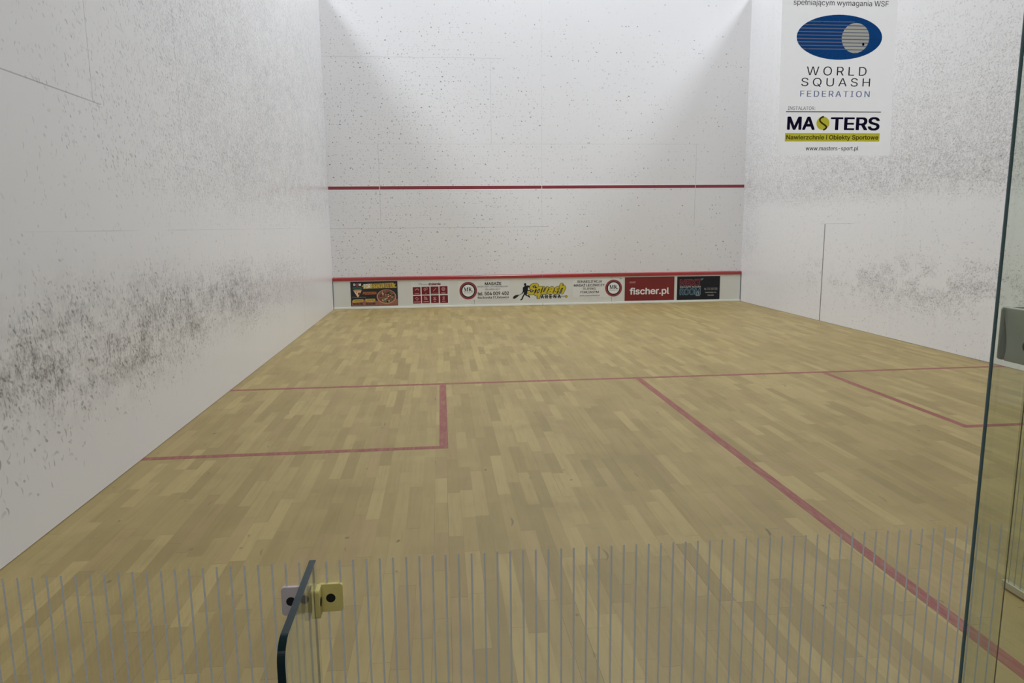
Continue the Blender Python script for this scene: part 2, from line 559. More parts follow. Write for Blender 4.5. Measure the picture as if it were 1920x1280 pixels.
class Face:
    """a flat vertical surface measured on the photograph; px frames become metres on it"""
    def __init__(s, y): s.y = y
    def pt(s, u, v): return survey(u, v, s.y)
    def frame(s, u0, v0, u1, v1):
        cx, cz = s.pt((u0 + u1) / 2, (v0 + v1) / 2)
        w = s.pt(u1, (v0 + v1) / 2)[0] - s.pt(u0, (v0 + v1) / 2)[0]
        h = s.pt((u0 + u1) / 2, v0)[1] - s.pt((u0 + u1) / 2, v1)[1]
        return cx, cz, w, h
    def text(s, bm, body, fr, lift, bold=0.0, shear=0.0, spacing=1.0, mi=0, bbox=None):
        vs, fs = text_mesh(body, bold, shear, spacing)
        put(bm, vs, fs, *s.frame(*fr), s.y - lift, mi, bbox)
    def rect(s, bm, fr, lift, mi=0, thick=0.0):
        cx, cz, w, h = s.frame(*fr)
        if thick: box(bm, cx - w / 2, cx + w / 2, s.y - lift, s.y - lift + thick, cz - h / 2, cz + h / 2, mi)
        else: poly(bm, [(cx - w / 2, s.y - lift, cz - h / 2), (cx + w / 2, s.y - lift, cz - h / 2), (cx + w / 2, s.y - lift, cz + h / 2), (cx - w / 2, s.y - lift, cz + h / 2)], mi)
    def shape(s, bm, pxs, lift, mi=0):
        poly(bm, [(p[0], s.y - lift, p[1]) for p in (s.pt(*q) for q in pxs)], mi)
    def ell(s, bm, fr, lift, mi=0, n=48, inner=None):
        cx, cz, w, h = s.frame(*fr)
        P = [(cx + w / 2 * math.cos(2 * PI * i / n), s.y - lift, cz + h / 2 * math.sin(2 * PI * i / n)) for i in range(n)]
        if inner is None: poly(bm, P, mi); return
        Q = [(cx + (p[0] - cx) * inner, p[1], cz + (p[2] - cz) * inner) for p in P]
        a = [bm.verts.new(p) for p in P]; b = [bm.verts.new(p) for p in Q]
        for i in range(n):
            j = (i + 1) % n
            bm.faces.new((a[i], a[j], b[j], b[i])).material_index = mi
    def stroke(s, bm, pxs, wpx, lift, mi=0):
        P = [Vector(s.pt(*q)) for q in pxs]
        wd = wpx * 0.5 * (s.pt(pxs[0][0] + 1, pxs[0][1])[0] - s.pt(pxs[0][0], pxs[0][1])[0])
        for a, b in zip(P, P[1:]):
            t = (b - a)
            if t.length < 1e-7: continue
            t.normalize(); n = Vector((-t.y, t.x)) * wd
            e = t * wd * 0.3
            poly(bm, [(q.x, s.y - lift, q.y) for q in (a - e + n, a - e - n, b + e - n, b + e + n)], mi)


def part(name, mat, parent, fn):
    bm = bmesh.new(); fn(bm)
    o = link(name, bm, mat, parent)
    o.matrix_parent_inverse = Matrix.Translation(parent.location).inverted()
    return o


def crop(ox, oy, k):
    """coordinates read in an enlarged crop of the photograph -> photograph px"""
    return lambda x, y: (ox + x / k, oy + y / k)


# ------------------------------------------------------------------ the court
bm = bmesh.new(); box(bm, -0.15, W + 0.15, -0.02, L + 0.15, -0.08, 0.0)
struct('floor', bm, 'maple strip floor', 'pale maple strip floor of the court')
bm = bmesh.new(); box(bm, -4.0, W + 4.0, -6.0, -0.021, -0.08, -0.001)
struct('floor_corridor', bm, 'hall carpet', 'grey floor outside the glass')
TOP = 4.62
bm = bmesh.new(); box(bm, -0.15, W + 0.15, L, L + 0.2, 0.0, 6.2)
struct('wall_front', bm, 'front wall plaster', 'white front wall with small ball marks')
bm = bmesh.new(); box(bm, -0.15, 0.0, -0.02, L, 0.003, TOP)
struct('wall_left', bm, 'left wall plaster', 'white left side wall with a dark band of scuffs')
bm = bmesh.new(); box(bm, W, W + 0.15, -0.02, L, 0.003, TOP)
struct('wall_right', bm, 'right wall plaster', 'white right side wall with grey scuffs')
bm = bmesh.new(); box(bm, -9.0, W + 9.0, -6.0, L + 0.2, 9.6, 9.8)
struct('ceiling', bm, 'hall concrete', 'high hall ceiling')
bm = bmesh.new(); box(bm, -9.0, W + 9.0, -6.2, -6.0, -0.08, 9.6)
struct('wall_hall', bm, 'hall concrete', 'hall wall behind the viewer')

# red service line, with its thin pale borders, broken at the panel joints
sl = thing('service_line', (3.2, L, 1.78), 'thin dark red line painted across the middle of the front wall', 'line')
def fn(bm):
    for x0, x1 in ((0.004, 0.750), (0.762, 3.190), (3.200, 5.602), (5.612, W - 0.004)):
        box(bm, x0, x1, L - 0.0016, L + 0.001, 1.783, 1.829)
part('painted_stripe', 'service line paint', sl, fn)
def fn(bm):
    for z0, z1 in ((1.774, 1.782), (1.830, 1.838)):
        box(bm, 0.004, W - 0.004, L - 0.0012, L + 0.001, z0, z1)
part('pale_border', 'line border white', sl, fn)

# floor lines
def line(name, rects, label):
    bm = bmesh.new()
    for x0, x1, y0, y1 in rects: box(bm, x0, x1, y0, y1, -0.001, 0.0006)
    return tag(link(name, bm, 'worn red floor paint'), label, 'line')
line('short_line', [(0.002, W - 0.002, 4.26, 4.31)], 'long red line painted across the whole court floor from wall to wall')
line('half_court_line', [(3.175, 3.225, 0.03, 4.26)], 'red line running from mid-floor towards the viewer, lower right')
def ell_line(s):
    f = (lambda x: x) if s > 0 else (lambda x: W - x)
    xa, xb, xc = sorted((f(1.6), f(1.65)))[0], sorted((f(1.6), f(1.65)))[1], f(0.002)
    r = [(xa, xb, 2.61, 4.26)]
    r.append((min(xc, f(1.6)), max(xc, f(1.6)), 2.61, 2.66))
    return r
line('service_box_line', ell_line(1), 'red L-shaped service box outline on the floor against the left wall')
line('service_box_line', ell_line(-1), 'red L-shaped service box outline on the floor against the right wall')

# ------------------------------------------------------------------ the tin along the foot of the front wall
tin = thing('tin_board', (3.2, L, 0.0), 'long low white board with a red top strip along the foot of the front wall', 'tin')
xs = [0.006, 2.136, 4.297, W - 0.008]
for x0, x1 in zip(xs, xs[1:]):
    part('board_panel', 'tin panel white', tin, lambda bm: box(bm, x0 + 0.0025, x1 - 0.0025, TIN_Y, L - 0.0005, 0.034, 0.43))
for x0, x1 in ((0.006, 3.197), (3.203, W - 0.008)):
    def fn(bm):
        prof = [(TIN_Y - 0.012, 0.431), (TIN_Y - 0.016, 0.436), (TIN_Y - 0.016, 0.470), (TIN_Y - 0.010, 0.477), (L - 0.0005, 0.484), (L - 0.0005, 0.431)]
        prism(bm, [(x0, y, z) for y, z in prof], (x1 - x0, 0, 0))
    part('top_strip', 'tin strip red', tin, fn)
    part('foot_trim', 'trim ivory', tin, lambda bm: box(bm, x0, x1, TIN_Y - 0.014, L - 0.0005, 0.001, 0.032, 0, 0.004))
part('end_gap', 'dark gap', tin, lambda bm: box(bm, W - 0.008, W - 0.001, TIN_Y - 0.004, L - 0.0005, 0.002, 0.478))
part('end_gap', 'dark gap', tin, lambda bm: box(bm, 0.001, 0.006, TIN_Y - 0.004, L - 0.0005, 0.002, 0.43))

T = Face(TIN_Y)
G = 'advertising signs along the tin'


def sign(name, fr, label, back, thick=0.0015):
    cx, cz, w, h = T.frame(*fr)
    s = thing(name, (cx, TIN_Y, cz - h / 2), label, 'sign', G)
    part('backing', back, s, lambda bm: T.rect(bm, fr, thick, 0, thick))
    return s


def letters(s, mat, items, lift=0.0026, name='lettering'):
    for it in items:
        part(name, mat, s, lambda bm: T.text(bm, it[0], it[1], lift, *(it[2:] if len(it) > 2 else ())))


# --- pizza sign
c = crop(650, 520, 17.4545)
s = sign('pizza_sign', (657.7, 527.3, 746.0, 573.3), 'black picture sign with a round pizza, leftmost on the tin', 'print soot')
def fn(bm):
    T.shape(bm, [c(180, 800), c(560, 730), c(1000, 760), c(1670, 690), c(1680, 905), c(180, 935)], 0.0020)
part('table_picture', 'print table', s, fn)
def fn(bm):
    T.shape(bm, [c(490, 290), c(560, 230), c(690, 205), c(1530, 170), c(1545, 205), c(1610, 205), c(1560, 285), c(1640, 300), c(1630, 335), c(780, 360), c(545, 372), c(550, 330)], 0.0022)
    T.shape(bm, [c(175, 780), c(230, 725), c(545, 708), c(550, 790), c(220, 830)], 0.0022)
    T.shape(bm, [c(605, 700), c(930, 690), c(945, 770), c(880, 800), c(620, 790)], 0.0022)
part('brush_stroke', 'print yellow', s, fn)
letters(s, 'print brown', [('SYCYLIANA', (*c(835, 190), *c(1500, 335)), 0.01),
                           ('CZWARTKI', (*c(245, 738), *c(505, 785)), 0.01), ('PIĄTKI', (*c(680, 722), *c(890, 775)), 0.01)])
letters(s, 'print white', [('TOR', (*c(550, 215), *c(775, 360)), 0.03), ('D', (*c(222, 200), *c(285, 275)), 0.06), ('M', (*c(398, 195), *c(468, 272)), 0.06)])
letters(s, 'print green', [('PIZZA', (*c(200, 318), *c(508, 385)), 0.03)])
letters(s, 'print orange', [('PIZZERIA', (*c(525, 470), *c(980, 555)), 0.04, 0.2)])
letters(s, 'print black', [('514 514 310', (*c(215, 838), *c(530, 890)), 0.05), ('514 614 500', (*c(625, 832), *c(940, 888)), 0.05)])
def fn(bm):
    for k in range(9):
        T.stroke(bm, [c(190 + k * 50, 655 - (k % 2) * 16), c(222 + k * 50, 636 + (k % 3) * 12)], 0.7, 0.0026)
part('handwriting', 'print yellow', s, fn)
p = part('tomato_slice', 'print tomato', s, lambda bm: T.ell(bm, (*c(290, 185), *c(395, 305)), 0.0024, n=24))
def fn(bm):
    T.shape(bm, [c(225, 440), c(490, 430), c(370, 665)], 0.0024)
sl_ = part('pizza_slice', 'print cheese', s, fn)
def fn(bm):
    T.shape(bm, [c(205, 435), c(240, 400), c(470, 395), c(500, 430), c(470, 450), c(245, 455)], 0.0028)
cr = part('slice_crust', 'print crust', s, fn)
def fn(bm):
    T.ell(bm, (*c(365, 485), *c(450, 580)), 0.0030, n=20); T.ell(bm, (*c(308, 465), *c(345, 500)), 0.0030, n=14)
part('slice_salami', 'print tomato', s, fn)
pz = part('round_pizza', 'print crust', s, lambda bm: T.ell(bm, (*c(985, 392), *c(1625, 862)), 0.0024))
part('pizza_topping', 'print tomato', s, lambda bm: T.ell(bm, (*c(1020, 408), *c(1592, 828)), 0.0026))
rnd = random.Random(3)
def blobs(n, r0, r1, lift):
    def fn(bm):
        for _ in range(n):
            a, r = rnd.uniform(0, 2 * PI), math.sqrt(rnd.random()) * 0.86
            x, y = 1306 + 285 * r * math.cos(a), 618 + 208 * r * math.sin(a)
            q = rnd.uniform(r0, r1)
            T.ell(bm, (*c(x - q, y - q * .8), *c(x + q, y + q * .8)), lift, n=9)
    return fn
part('pizza_herbs', 'print herb', s, blobs(26, 28, 58, 0.0028))
part('pizza_salami', 'print tomato', s, blobs(13, 24, 40, 0.0030))
part('pizza_cheese', 'print cheese', s, blobs(17, 12, 27, 0.0032))

# --- printing house sign: a heading and eight red tiles
c = crop(765, 520, 21.333)
s = sign('printing_sign', (771.5, 526.5, 843.0, 571.0), 'white sign with eight small red icon tiles, right of the pizza sign', 'print offwhite', 0.0008)
letters(s, 'print maroon', [('drukarnia', (*c(815, 205), *c(1300, 305)), 0.035)])
letters(s, 'print grey', [('eko', (*c(415, 212), *c(548, 250)), 0.0), ('cyfrowa', (*c(425, 262), *c(775, 312)), -0.005)])
tiles = [(190, 385, 500, 690), (545, 372, 862, 680), (905, 362, 1222, 668), (1262, 348, 1582, 656),
         (205, 735, 520, 1042), (560, 722, 872, 1030), (920, 712, 1232, 1020), (1280, 705, 1598, 1015)]
icons = [
    ([[(285, 520), (330, 455), (400, 455), (430, 520)], [(330, 470), (395, 470)]], ((265, 632), (450, 655))),
    ([[(650, 425), (635, 490), (670, 540), (700, 500), (690, 430), (650, 425)], [(705, 415), (765, 410), (770, 460), (725, 500)]], ((690, 620), (740, 642))),
    ([[(1010, 545), (1125, 415)]], ((925, 618), (1195, 636))),
    ([[(1350, 460), (1380, 400), (1440, 395), (1485, 450), (1455, 520), (1385, 525), (1350, 460)], [(1355, 460), (1480, 455)], [(1415, 400), (1418, 520)]], ((1335, 600), (1500, 628))),
    ([[(350, 785), (300, 840), (365, 915), (425, 860), (350, 785)]], ((235, 965), (495, 992))),
    ([[(650, 765), (655, 880), (780, 880), (735, 790), (650, 765)], [(690, 790), (695, 880)], [(735, 820), (740, 880)]], ((620, 952), (830, 982))),
    ([[(1010, 785), (1120, 880)], [(1125, 780), (1015, 885)], [(1010, 890), (1135, 885)], [(1060, 780), (1075, 880)]], ((1040, 940), (1108, 972))),
    ([[(1385, 775), (1460, 765), (1440, 830), (1465, 875), (1380, 880), (1425, 830), (1385, 775)]], ((1365, 935), (1500, 965)))]
for (x0, y0, x1, y1), (strokes, bar) in zip(tiles, icons):
    t = part('icon_tile', 'print dark red', s, lambda bm: T.rect(bm, (*c(x0, y0), *c(x1, y1)), 0.0020))
    def fn(bm):
        for st in strokes: T.stroke(bm, [c(*q) for q in st], 1.0, 0.0030)
        T.rect(bm, (*c(*bar[0]), *c(*bar[1])), 0.0030)
    o = part('icon', 'print pink', s, fn)
    o.parent = t; o.matrix_parent_inverse = t.matrix_world.inverted() if False else Matrix.Identity(4)

def mr_logo(s, c, cx, cy, r):
    o = part('round_logo', 'print ring red', s, lambda bm: T.ell(bm, (*c(cx - r, cy - r), *c(cx + r, cy + r)), 0.0020))
    kids = [part('logo_ring', 'print soot', s, lambda bm: T.ell(bm, (*c(cx - r * .79, cy - r * .79), *c(cx + r * .79, cy + r * .79)), 0.0024)),
            part('logo_disc', 'print white', s, lambda bm: T.ell(bm, (*c(cx - r * .67, cy - r * .67), *c(cx + r * .67, cy + r * .67)), 0.0028))]
    def q(x, y): return c(cx + x * r, cy + y * r)
    def fn(bm):
        def st(a, b, w): T.stroke(bm, [q(*a), q(*b)], w, 0.0032)
        k = r / 16.0 / 16.5
        th, tk = 0.55, 1.5
        top, bot = -0.36, 0.07                                   # M, R and a full stop with heavy and hair strokes and serifs
        st((-0.42, top), (-0.42, bot), th); st((-0.42, top), (-0.26, bot), tk)
        st((-0.26, bot), (-0.10, top), th); st((-0.08, top), (-0.08, bot), tk)
        for x in (-0.42, -0.08): st((x - .07, bot), (x + .07, bot), th)
        st((-0.49, top), (-0.38, top), th); st((-0.12, top), (-0.01, top), th)
        st((0.12, top), (0.12, bot), tk); st((0.05, top), (0.25, top), th); st((0.05, bot), (0.19, bot), th)
        st((0.25, top), (0.32, -0.26), th); st((0.32, -0.26), (0.25, -0.15), tk * .8); st((0.25, -0.15), (0.12, -0.15), th)
        st((0.20, -0.15), (0.36, bot), tk); st((0.34, bot), (0.42, bot - .02), th)
        st((0.47, bot - .03), (0.53, bot - .03), 1.4)
        T.text(bm, 'PRZEDSTYK', (*q(-0.46, 0.20), *q(0.50, 0.30)), 0.0032)
    kids.append(part('logo_letters', 'print black', s, fn))
    for k in kids:
        k.parent = o; k.matrix_parent_inverse = Matrix.Identity(4)

# --- massage sign
c = crop(850, 515, 16)
s = sign('massage_sign', (859.8, 526.5, 956.0, 562.0), 'pale sign with a red ring logo at its left end and a phone number', 'print offwhite', 0.0008)
mr_logo(s, c, 447, 475, 264)
letters(s, 'print black', [('MASAŻE', (*c(945, 200), *c(1440, 310)), 0.018), ('tel. 504 009 402', (*c(730, 505), *c(1668, 612)), 0.018)])
letters(s, 'print soot', [('Raciborska 31,Katowice', (*c(735, 640), *c(1668, 722)), 0.012)])
letters(s, 'print grey', [('SPORTOWY, POTRENINGOWY', (*c(722, 328), *c(1655, 385))), ('RELAKSUJĄCY', (*c(965, 408), *c(1410, 470)))])

# --- player and club name
c = crop(960, 515, 16)
s = thing('club_logo_sign', (T.pt(1020, 565)[0], TIN_Y, 0.06), 'yellow lettering sign with a black player silhouette at the middle of the tin', 'sign', G)
def fn(bm):
    T.shape(bm, [c(*q) for q in [(362, 262), (395, 245), (425, 258), (430, 290), (418, 325), (470, 315), (530, 328), (545, 372), (600, 425), (590, 440), (535, 405), (510, 380), (482, 380),
                                 (478, 470), (490, 530), (450, 570), (440, 610), (470, 612), (520, 618), (545, 690), (530, 695), (480, 650), (415, 630), (390, 595), (350, 650), (325, 720), (300, 758), (250, 762), (250, 740), (285, 715),
                                 (310, 650), (345, 590), (360, 530), (350, 520), (322, 560), (285, 588), (272, 578), (310, 530), (325, 480), (322, 390), (345, 362), (378, 345), (370, 318), (358, 290)]], 0.0012)
pl = part('player_silhouette', 'print black', s, fn)
def fn(bm):
    T.shape(bm, [c(*q) for q in [(270, 572), (276, 582), (205, 622), (160, 665), (105, 705), (60, 718), (30, 708), (28, 680), (55, 640), (110, 608), (170, 598), (215, 600)]], 0.0012)
rk = part('racket', 'print soot', s, fn)
yel = [('S', (*c(455, 255), *c(800, 590))), ('q', (*c(665, 350), *c(945, 712))), ('u', (*c(850, 352), *c(1110, 585))), ('a', (*c(1060, 350), *c(1265, 585))), ('s', (*c(1240, 350), *c(1430, 585))), ('h', (*c(1335, 248), *c(1610, 578)))]
def grow(fr, d): return (fr[0] - d, fr[1] - d, fr[2] + d, fr[3] + d)
letters(s, 'print soot', [(b, grow(f, 0.55), 0.075, 0.45) for b, f in yel], 0.0016, 'lettering_outline')
letters(s, 'print gold', [(b, grow(f, -0.15), 0.035, 0.45) for b, f in yel], 0.0024, 'yellow_lettering')
part('grey_bar', 'print light grey', s, lambda bm: T.rect(bm, (*c(780, 632), *c(1590, 672)), 0.0012))
letters(s, 'print black', [('ARENA', (*c(862, 594), *c(1466, 703)), 0.035, 0.0, 1.45)], 0.0028, 'black_lettering')
part('ball_ring', 'print soot', s, lambda bm: T.ell(bm, (*c(1592, 612), *c(1662, 682)), 0.0020, n=24))
part('ball_dot', 'print gold', s, lambda bm: T.ell(bm, (*c(1604, 624), *c(1650, 670)), 0.0026, n=24))

# --- rehabilitation sign
c = crop(1060, 505, 16)
s = sign('rehabilitation_sign', (1074.5, 523.0, 1167.5, 557.0), 'pale sign with a red ring logo at its right end, left of the red sign', 'print offwhite', 0.0008)
mr_logo(s, c, 1448, 558, 253)
letters(s, 'print soot', [('REHABILITACJA', (*c(365, 322), *c(1100, 398)), 0.012), ('MASAŻ LECZNICZY', (*c(258, 420), *c(1180, 508)), 0.016),
                          ('TEJPING,', (*c(515, 540), *c(925, 620)), 0.005), ('FDM,IASTM', (*c(452, 645), *c(1000, 722)), 0.008)])
letters(s, 'print grey', [('www.mrprzedstyk.pl', (*c(428, 760), *c(1032, 812)), 0.01, 0.15)])
part('loose_mark', 'print grey', s, lambda bm: T.rect(bm, (*c(1625, 272), *c(1690, 286)), 0.0020))

# --- red web address sign
c = crop(1160, 505, 8)
s = sign('web_address_sign', (1171.5, 519.0, 1264.3, 563.0), 'plain red sign with a large white web address', 'print red')
letters(s, 'print white', [('fischer.pl', (*c(165, 268), *c(758, 398)), 0.022)])
letters(s, 'print pink', [('FISCHER', (*c(162, 180), *c(252, 206)), 0.02, 0.3)], 0.0026, 'small_lettering')

# --- black escape room sign
c = crop(1260, 510, 19.2)
s = sign('escape_room_sign', (1269.5, 517.8, 1349.6, 561.5), 'black sign with red and blue outline lettering, rightmost on the tin', 'print black')
letters(s, 'print outline red', [('NEXT', (*c(278, 250), *c(1068, 490)), 0.06)])
letters(s, 'print black', [('NEXT', (*c(310, 275), *c(1035, 462)), 0.0)], 0.0032, 'dark_inlay')
letters(s, 'print light grey', [('ESCAPE ROOM', (*c(285, 500), *c(1030, 562)), 0.03)])
letters(s, 'print outline blue', [('ROOM', (*c(272, 585), *c(1030, 822)), 0.055)])
letters(s, 'print black', [('ROOM', (*c(305, 610), *c(1005, 797)), 0.0)], 0.0032, 'dark_inlay')
def fn(bm):
    T.stroke(bm, [c(870, 830), c(905, 700), c(950, 700), c(950, 790)], 0.7, 0.0040)
    T.stroke(bm, [c(855, 850), c(985, 845), c(950, 790)], 0.9, 0.0040)
part('key_drawing', 'print light grey', s, fn)
part('teal_tick', 'print teal', s, lambda bm: T.shape(bm, [c(1035, 225), c(1080, 240), c(1135, 205), c(1090, 285)], 0.0026))
letters(s, 'print light grey', [('tel. 733 100 200', (*c(1160, 555), *c(1630, 640)), 0.0), ('Sowińskiego 5/6', (*c(1195, 705), *c(1590, 752)), 0.02), ('Katowice', (*c(1280, 798), *c(1500, 848)), 0.02)], 0.0026, 'address_lettering')

# ------------------------------------------------------------------ the glass back wall
GT = 0.012
HT = 2.13
STRIPE_TOP = 0.620


def slab_x(bm, x0, x1, z0, z1, edge=1, right_edge=None):
    """pane lying in the Y=0 plane; its polished edges carry the second material"""
    vs = box(bm, x0, x1, 0.0, GT, z0, z1)
    for f in {f for v in vs for f in v.link_faces}:
        n = f.normal if f.normal.length else None
        f.normal_update()
        if abs(f.normal.y) < 0.5: f.material_index = edge
        if right_edge is not None and f.normal.x > 0.5: f.material_index = right_edge


PANE_R = 2.772
bm = bmesh.new(); slab_x(bm, 0.004, PANE_R, 0.002, HT, 1, 0)
win = struct('window_1', bm, ['court glass', 'glass edge'], 'clear glass back wall pane with thin vertical stripes along its foot')
def stripes_x(bm, x0, x1):
    k0 = math.ceil((x0 + 0.006 - 1.507) / 0.02436); k = k0
    while 1.507 + k * 0.02436 < x1 - 0.006:
        x = 1.507 + k * 0.02436
        poly(bm, [(x - .0018, -0.0006, 0.01), (x + .0018, -0.0006, 0.01), (x + .0018, -0.0006, STRIPE_TOP), (x - .0018, -0.0006, STRIPE_TOP)])
        k += 1
bm = bmesh.new(); stripes_x(bm, 0.004, PANE_R)
link('stripe_film', bm, 'frosted stripe film', win)
bm = bmesh.new(); box(bm, PANE_R - 0.0016, PANE_R + 0.0002, -0.0004, 0.0010, 0.002, HT)
link('polished_edge', bm, 'glass edge pale', win)
DOOR_X = 3.50
bm = bmesh.new(); slab_x(bm, DOOR_X + 0.02, W - 0.004, 0.002, HT, 1)
win2 = struct('window_2', bm, ['court glass', 'glass edge'], 'clear glass back wall pane beyond the doorway')
bm = bmesh.new(); stripes_x(bm, DOOR_X + 0.02, W - 0.004)
link('stripe_film', bm, 'frosted stripe film', win2)

# open door leaf, standing square into the court
LEAF = 0.82
bm = bmesh.new(); vs = box(bm, DOOR_X, DOOR_X + 0.010, 0.016, LEAF, 0.03, 2.10)
for f in {f for v in vs for f in v.link_faces}:
    f.normal_update()
    if abs(f.normal.z) > 0.5: f.material_index = 1
door = struct('door_1', bm, ['fin glass', 'glass edge pale'], 'clear glass door leaf standing open into the court')
bm = bmesh.new()
y = 0.04
while y < LEAF - 0.01:
    poly(bm, [(DOOR_X - 0.0006, y - .0018, 0.03), (DOOR_X - 0.0006, y + .0018, 0.03), (DOOR_X - 0.0006, y + .0018, STRIPE_TOP), (DOOR_X - 0.0006, y - .0018, STRIPE_TOP)])
    y += 0.02436
link('stripe_film', bm, 'frosted stripe film', door)
bm = bmesh.new(); box(bm, DOOR_X - 0.005, DOOR_X + 0.015, 0.016, LEAF, 0.006, 0.031, 0, 0.003)
link('bottom_seal', bm, 'door seal', door)
for z in (0.25, 1.85):
    bm = bmesh.new(); box(bm, DOOR_X - 0.012, DOOR_X + 0.030, -0.004, 0.06, z, z + 0.09, 0, 0.004)
    link('hinge', bm, 'hinge steel', door)


def rounded(y0, y1, z0, z1, r, n=6):
    pts = []
    for (cy, cz, a0) in ((y1 - r, z1 - r, 0), (y0 + r, z1 - r, 90), (y0 + r, z0 + r, 180), (y1 - r, z0 + r, 270)):
        for i in range(n + 1):
            a = math.radians(a0 + 90 * i / n); pts.append((cy + r * math.cos(a), cz + r * math.sin(a)))
    return pts


def flange(bm, axis, p0, p1, pts):
    """rounded plate: outline in (s, z), thickness from p0 to p1 along the other axis"""
    if axis == 'y': prism(bm, [(s_, p0, z) for s_, z in pts], (0, p1 - p0, 0))
    else: prism(bm, [(p0, s_, z) for s_, z in pts], (p1 - p0, 0, 0))


def disc(bm, axis, cx, cy, cz, r, d, n=24):
    if axis == 'y': pts = [(cx + r * math.cos(2 * PI * i / n), cy, cz + r * math.sin(2 * PI * i / n)) for i in range(n)]; prism(bm, pts, (0, d, 0))
    else: pts = [(cx, cy + r * math.cos(2 * PI * i / n), cz + r * math.sin(2 * PI * i / n)) for i in range(n)]; prism(bm, pts, (d, 0, 0))


def bevelled(o, w=0.0025):
    md = o.modifiers.new('bevel', 'BEVEL'); md.width = w; md.segments = 3; md.limit_method = 'ANGLE'; md.angle_limit = math.radians(40)
    for p_ in o.data.polygons: p_.use_smooth = True
    return o


def fin(name, x, depth, h, label, rcorner, th=0.012):
    """glass stiffener standing square to the back wall on its outer side"""
    f = thing(name, (x, -depth / 2, 0.0), label, 'glass fin', 'stiffening fins of the glass back wall')
    def fn(bm):
        pts = [(-0.0015, 0.001), (-0.0015, h)]
        for i in range(17):
            a = math.radians(90 + 90 * i / 16)
            pts.append((-depth + rcorner + rcorner * math.cos(a), h - rcorner + rcorner * math.sin(a)))
        pts.append((-depth, 0.001))
        prism(bm, [(x - th / 2, py, pz) for py, pz in pts], (th, 0, 0), 1, 0)
        for f_ in bm.faces:
            f_.normal_update()
            if all(v.co.y > -0.01 for v in f_.verts): f_.material_index = 0      # bonded edge
    g = part('glass_panel', ['fin glass', 'glass edge'], f, fn)
    for e in g.data.polygons: e.use_smooth = False
    return f


def bracket(f, x, side, z0, z1, wp, wf, mat, hole_r, th, hole_c, label, fin_hole=True):
    """moulded angle holding fin and pane: one flange on the pane, one on the fin"""
    xf = x + side * 0.006
    def fn(bm):
        a, b = sorted((xf, xf + side * wp))
        flange(bm, 'y', -th, -0.0008, rounded(a, b, z0, z1, 0.006))
        a, b = sorted((xf, xf + side * th))
        flange(bm, 'x', a, b, rounded(-wf, -0.0008, z0, z1, 0.006))
        c0 = xf + side * (th - 0.001)                              # fillet in the inner corner
        r = 0.008
        pts = [(c0, -th + 0.001)] + [(c0 + side * r - side * r * math.sin(t), -th + 0.001 - r + r * math.cos(t)) for t in [PI / 2 * i / 6 for i in range(7)]]
        prism(bm, [(px, py, z0 + 0.003) for px, py in pts], (0, 0, z1 - z0 - 0.006))
    o = part('corner_bracket', mat, f, fn)
    if label: o['label'] = label
    bevelled(o)
    zc = (z0 + z1) / 2
    def fn(bm): disc(bm, 'y', xf + side * hole_c, -th - 0.0006, zc, hole_r, 0.004)
    k = part('bolt', 'black bolt', f, fn); k.parent = o; k.matrix_parent_inverse = Matrix.Identity(4)
    if fin_hole:
        def fn(bm): disc(bm, 'x', xf + side * (th - 0.003), -wf * 0.58, zc, hole_r, side * 0.0036)
        k = part('bolt', 'black bolt', f, fn); k.parent = o; k.matrix_parent_inverse = Matrix.Identity(4)
    return o


FX = 1.386
f1 = fin('glass_fin', FX, 0.276, 0.624, 'low glass fin with rounded top and two small plastic corner brackets, lower left', 0.034)
bracket(f1, FX, 1, 0.524, 0.578, 0.046, 0.034, 'yellowed plastic', 0.0085, 0.008, 0.024, 'yellowed cream bracket')
bracket(f1, FX, -1, 0.521, 0.576, 0.053, 0.034, 'white plastic', 0.0085, 0.008, 0.036, 'white bracket')
part('silicone_joint', 'joint silicone', f1, lambda bm: box(bm, FX - 0.002, FX + 0.002, -0.0016, -0.0002, 0.002, 0.622))

FX2 = 2.696
f2 = fin('glass_fin', FX2, 0.30, 2.10, 'tall glass fin beside the doorway at the right edge, with one large cream bracket', 0.05, 0.008)
part('silicone_joint', 'joint silicone', f2, lambda bm: box(bm, FX2 - 0.0075, FX2 - 0.0010, -0.0022, -0.0002, 0.002, 2.095))
def fn(bm):
    x0 = FX2 + 0.0042
    flange(bm, 'y', -0.012, -0.0008, rounded(x0, x0 + 0.060, 0.962, 1.064, 0.006))
    edge = [(-0.002, 1.064), (-0.010, 1.045), (-0.017, 1.022), (-0.021, 1.000), (-0.021, 0.980), (-0.018, 0.962)]
    pts = edge + [(-0.098, 0.962), (-0.104, 0.968), (-0.104, 1.058), (-0.098, 1.064)]
    prism(bm, [(x0 + 0.0005, py, pz) for py, pz in pts], (0.014, 0, 0))
b2 = part('corner_bracket', 'grey cream plastic', f2, fn); bevelled(b2)
b2['label'] = 'large grey cream bracket'
def fn(bm): disc(bm, 'x', FX2 + 0.0042, -0.071, 0.997, 0.010, 0.0006)
k = part('bolt', 'black bolt', f2, fn); k.parent = b2; k.matrix_parent_inverse = Matrix.Identity(4)

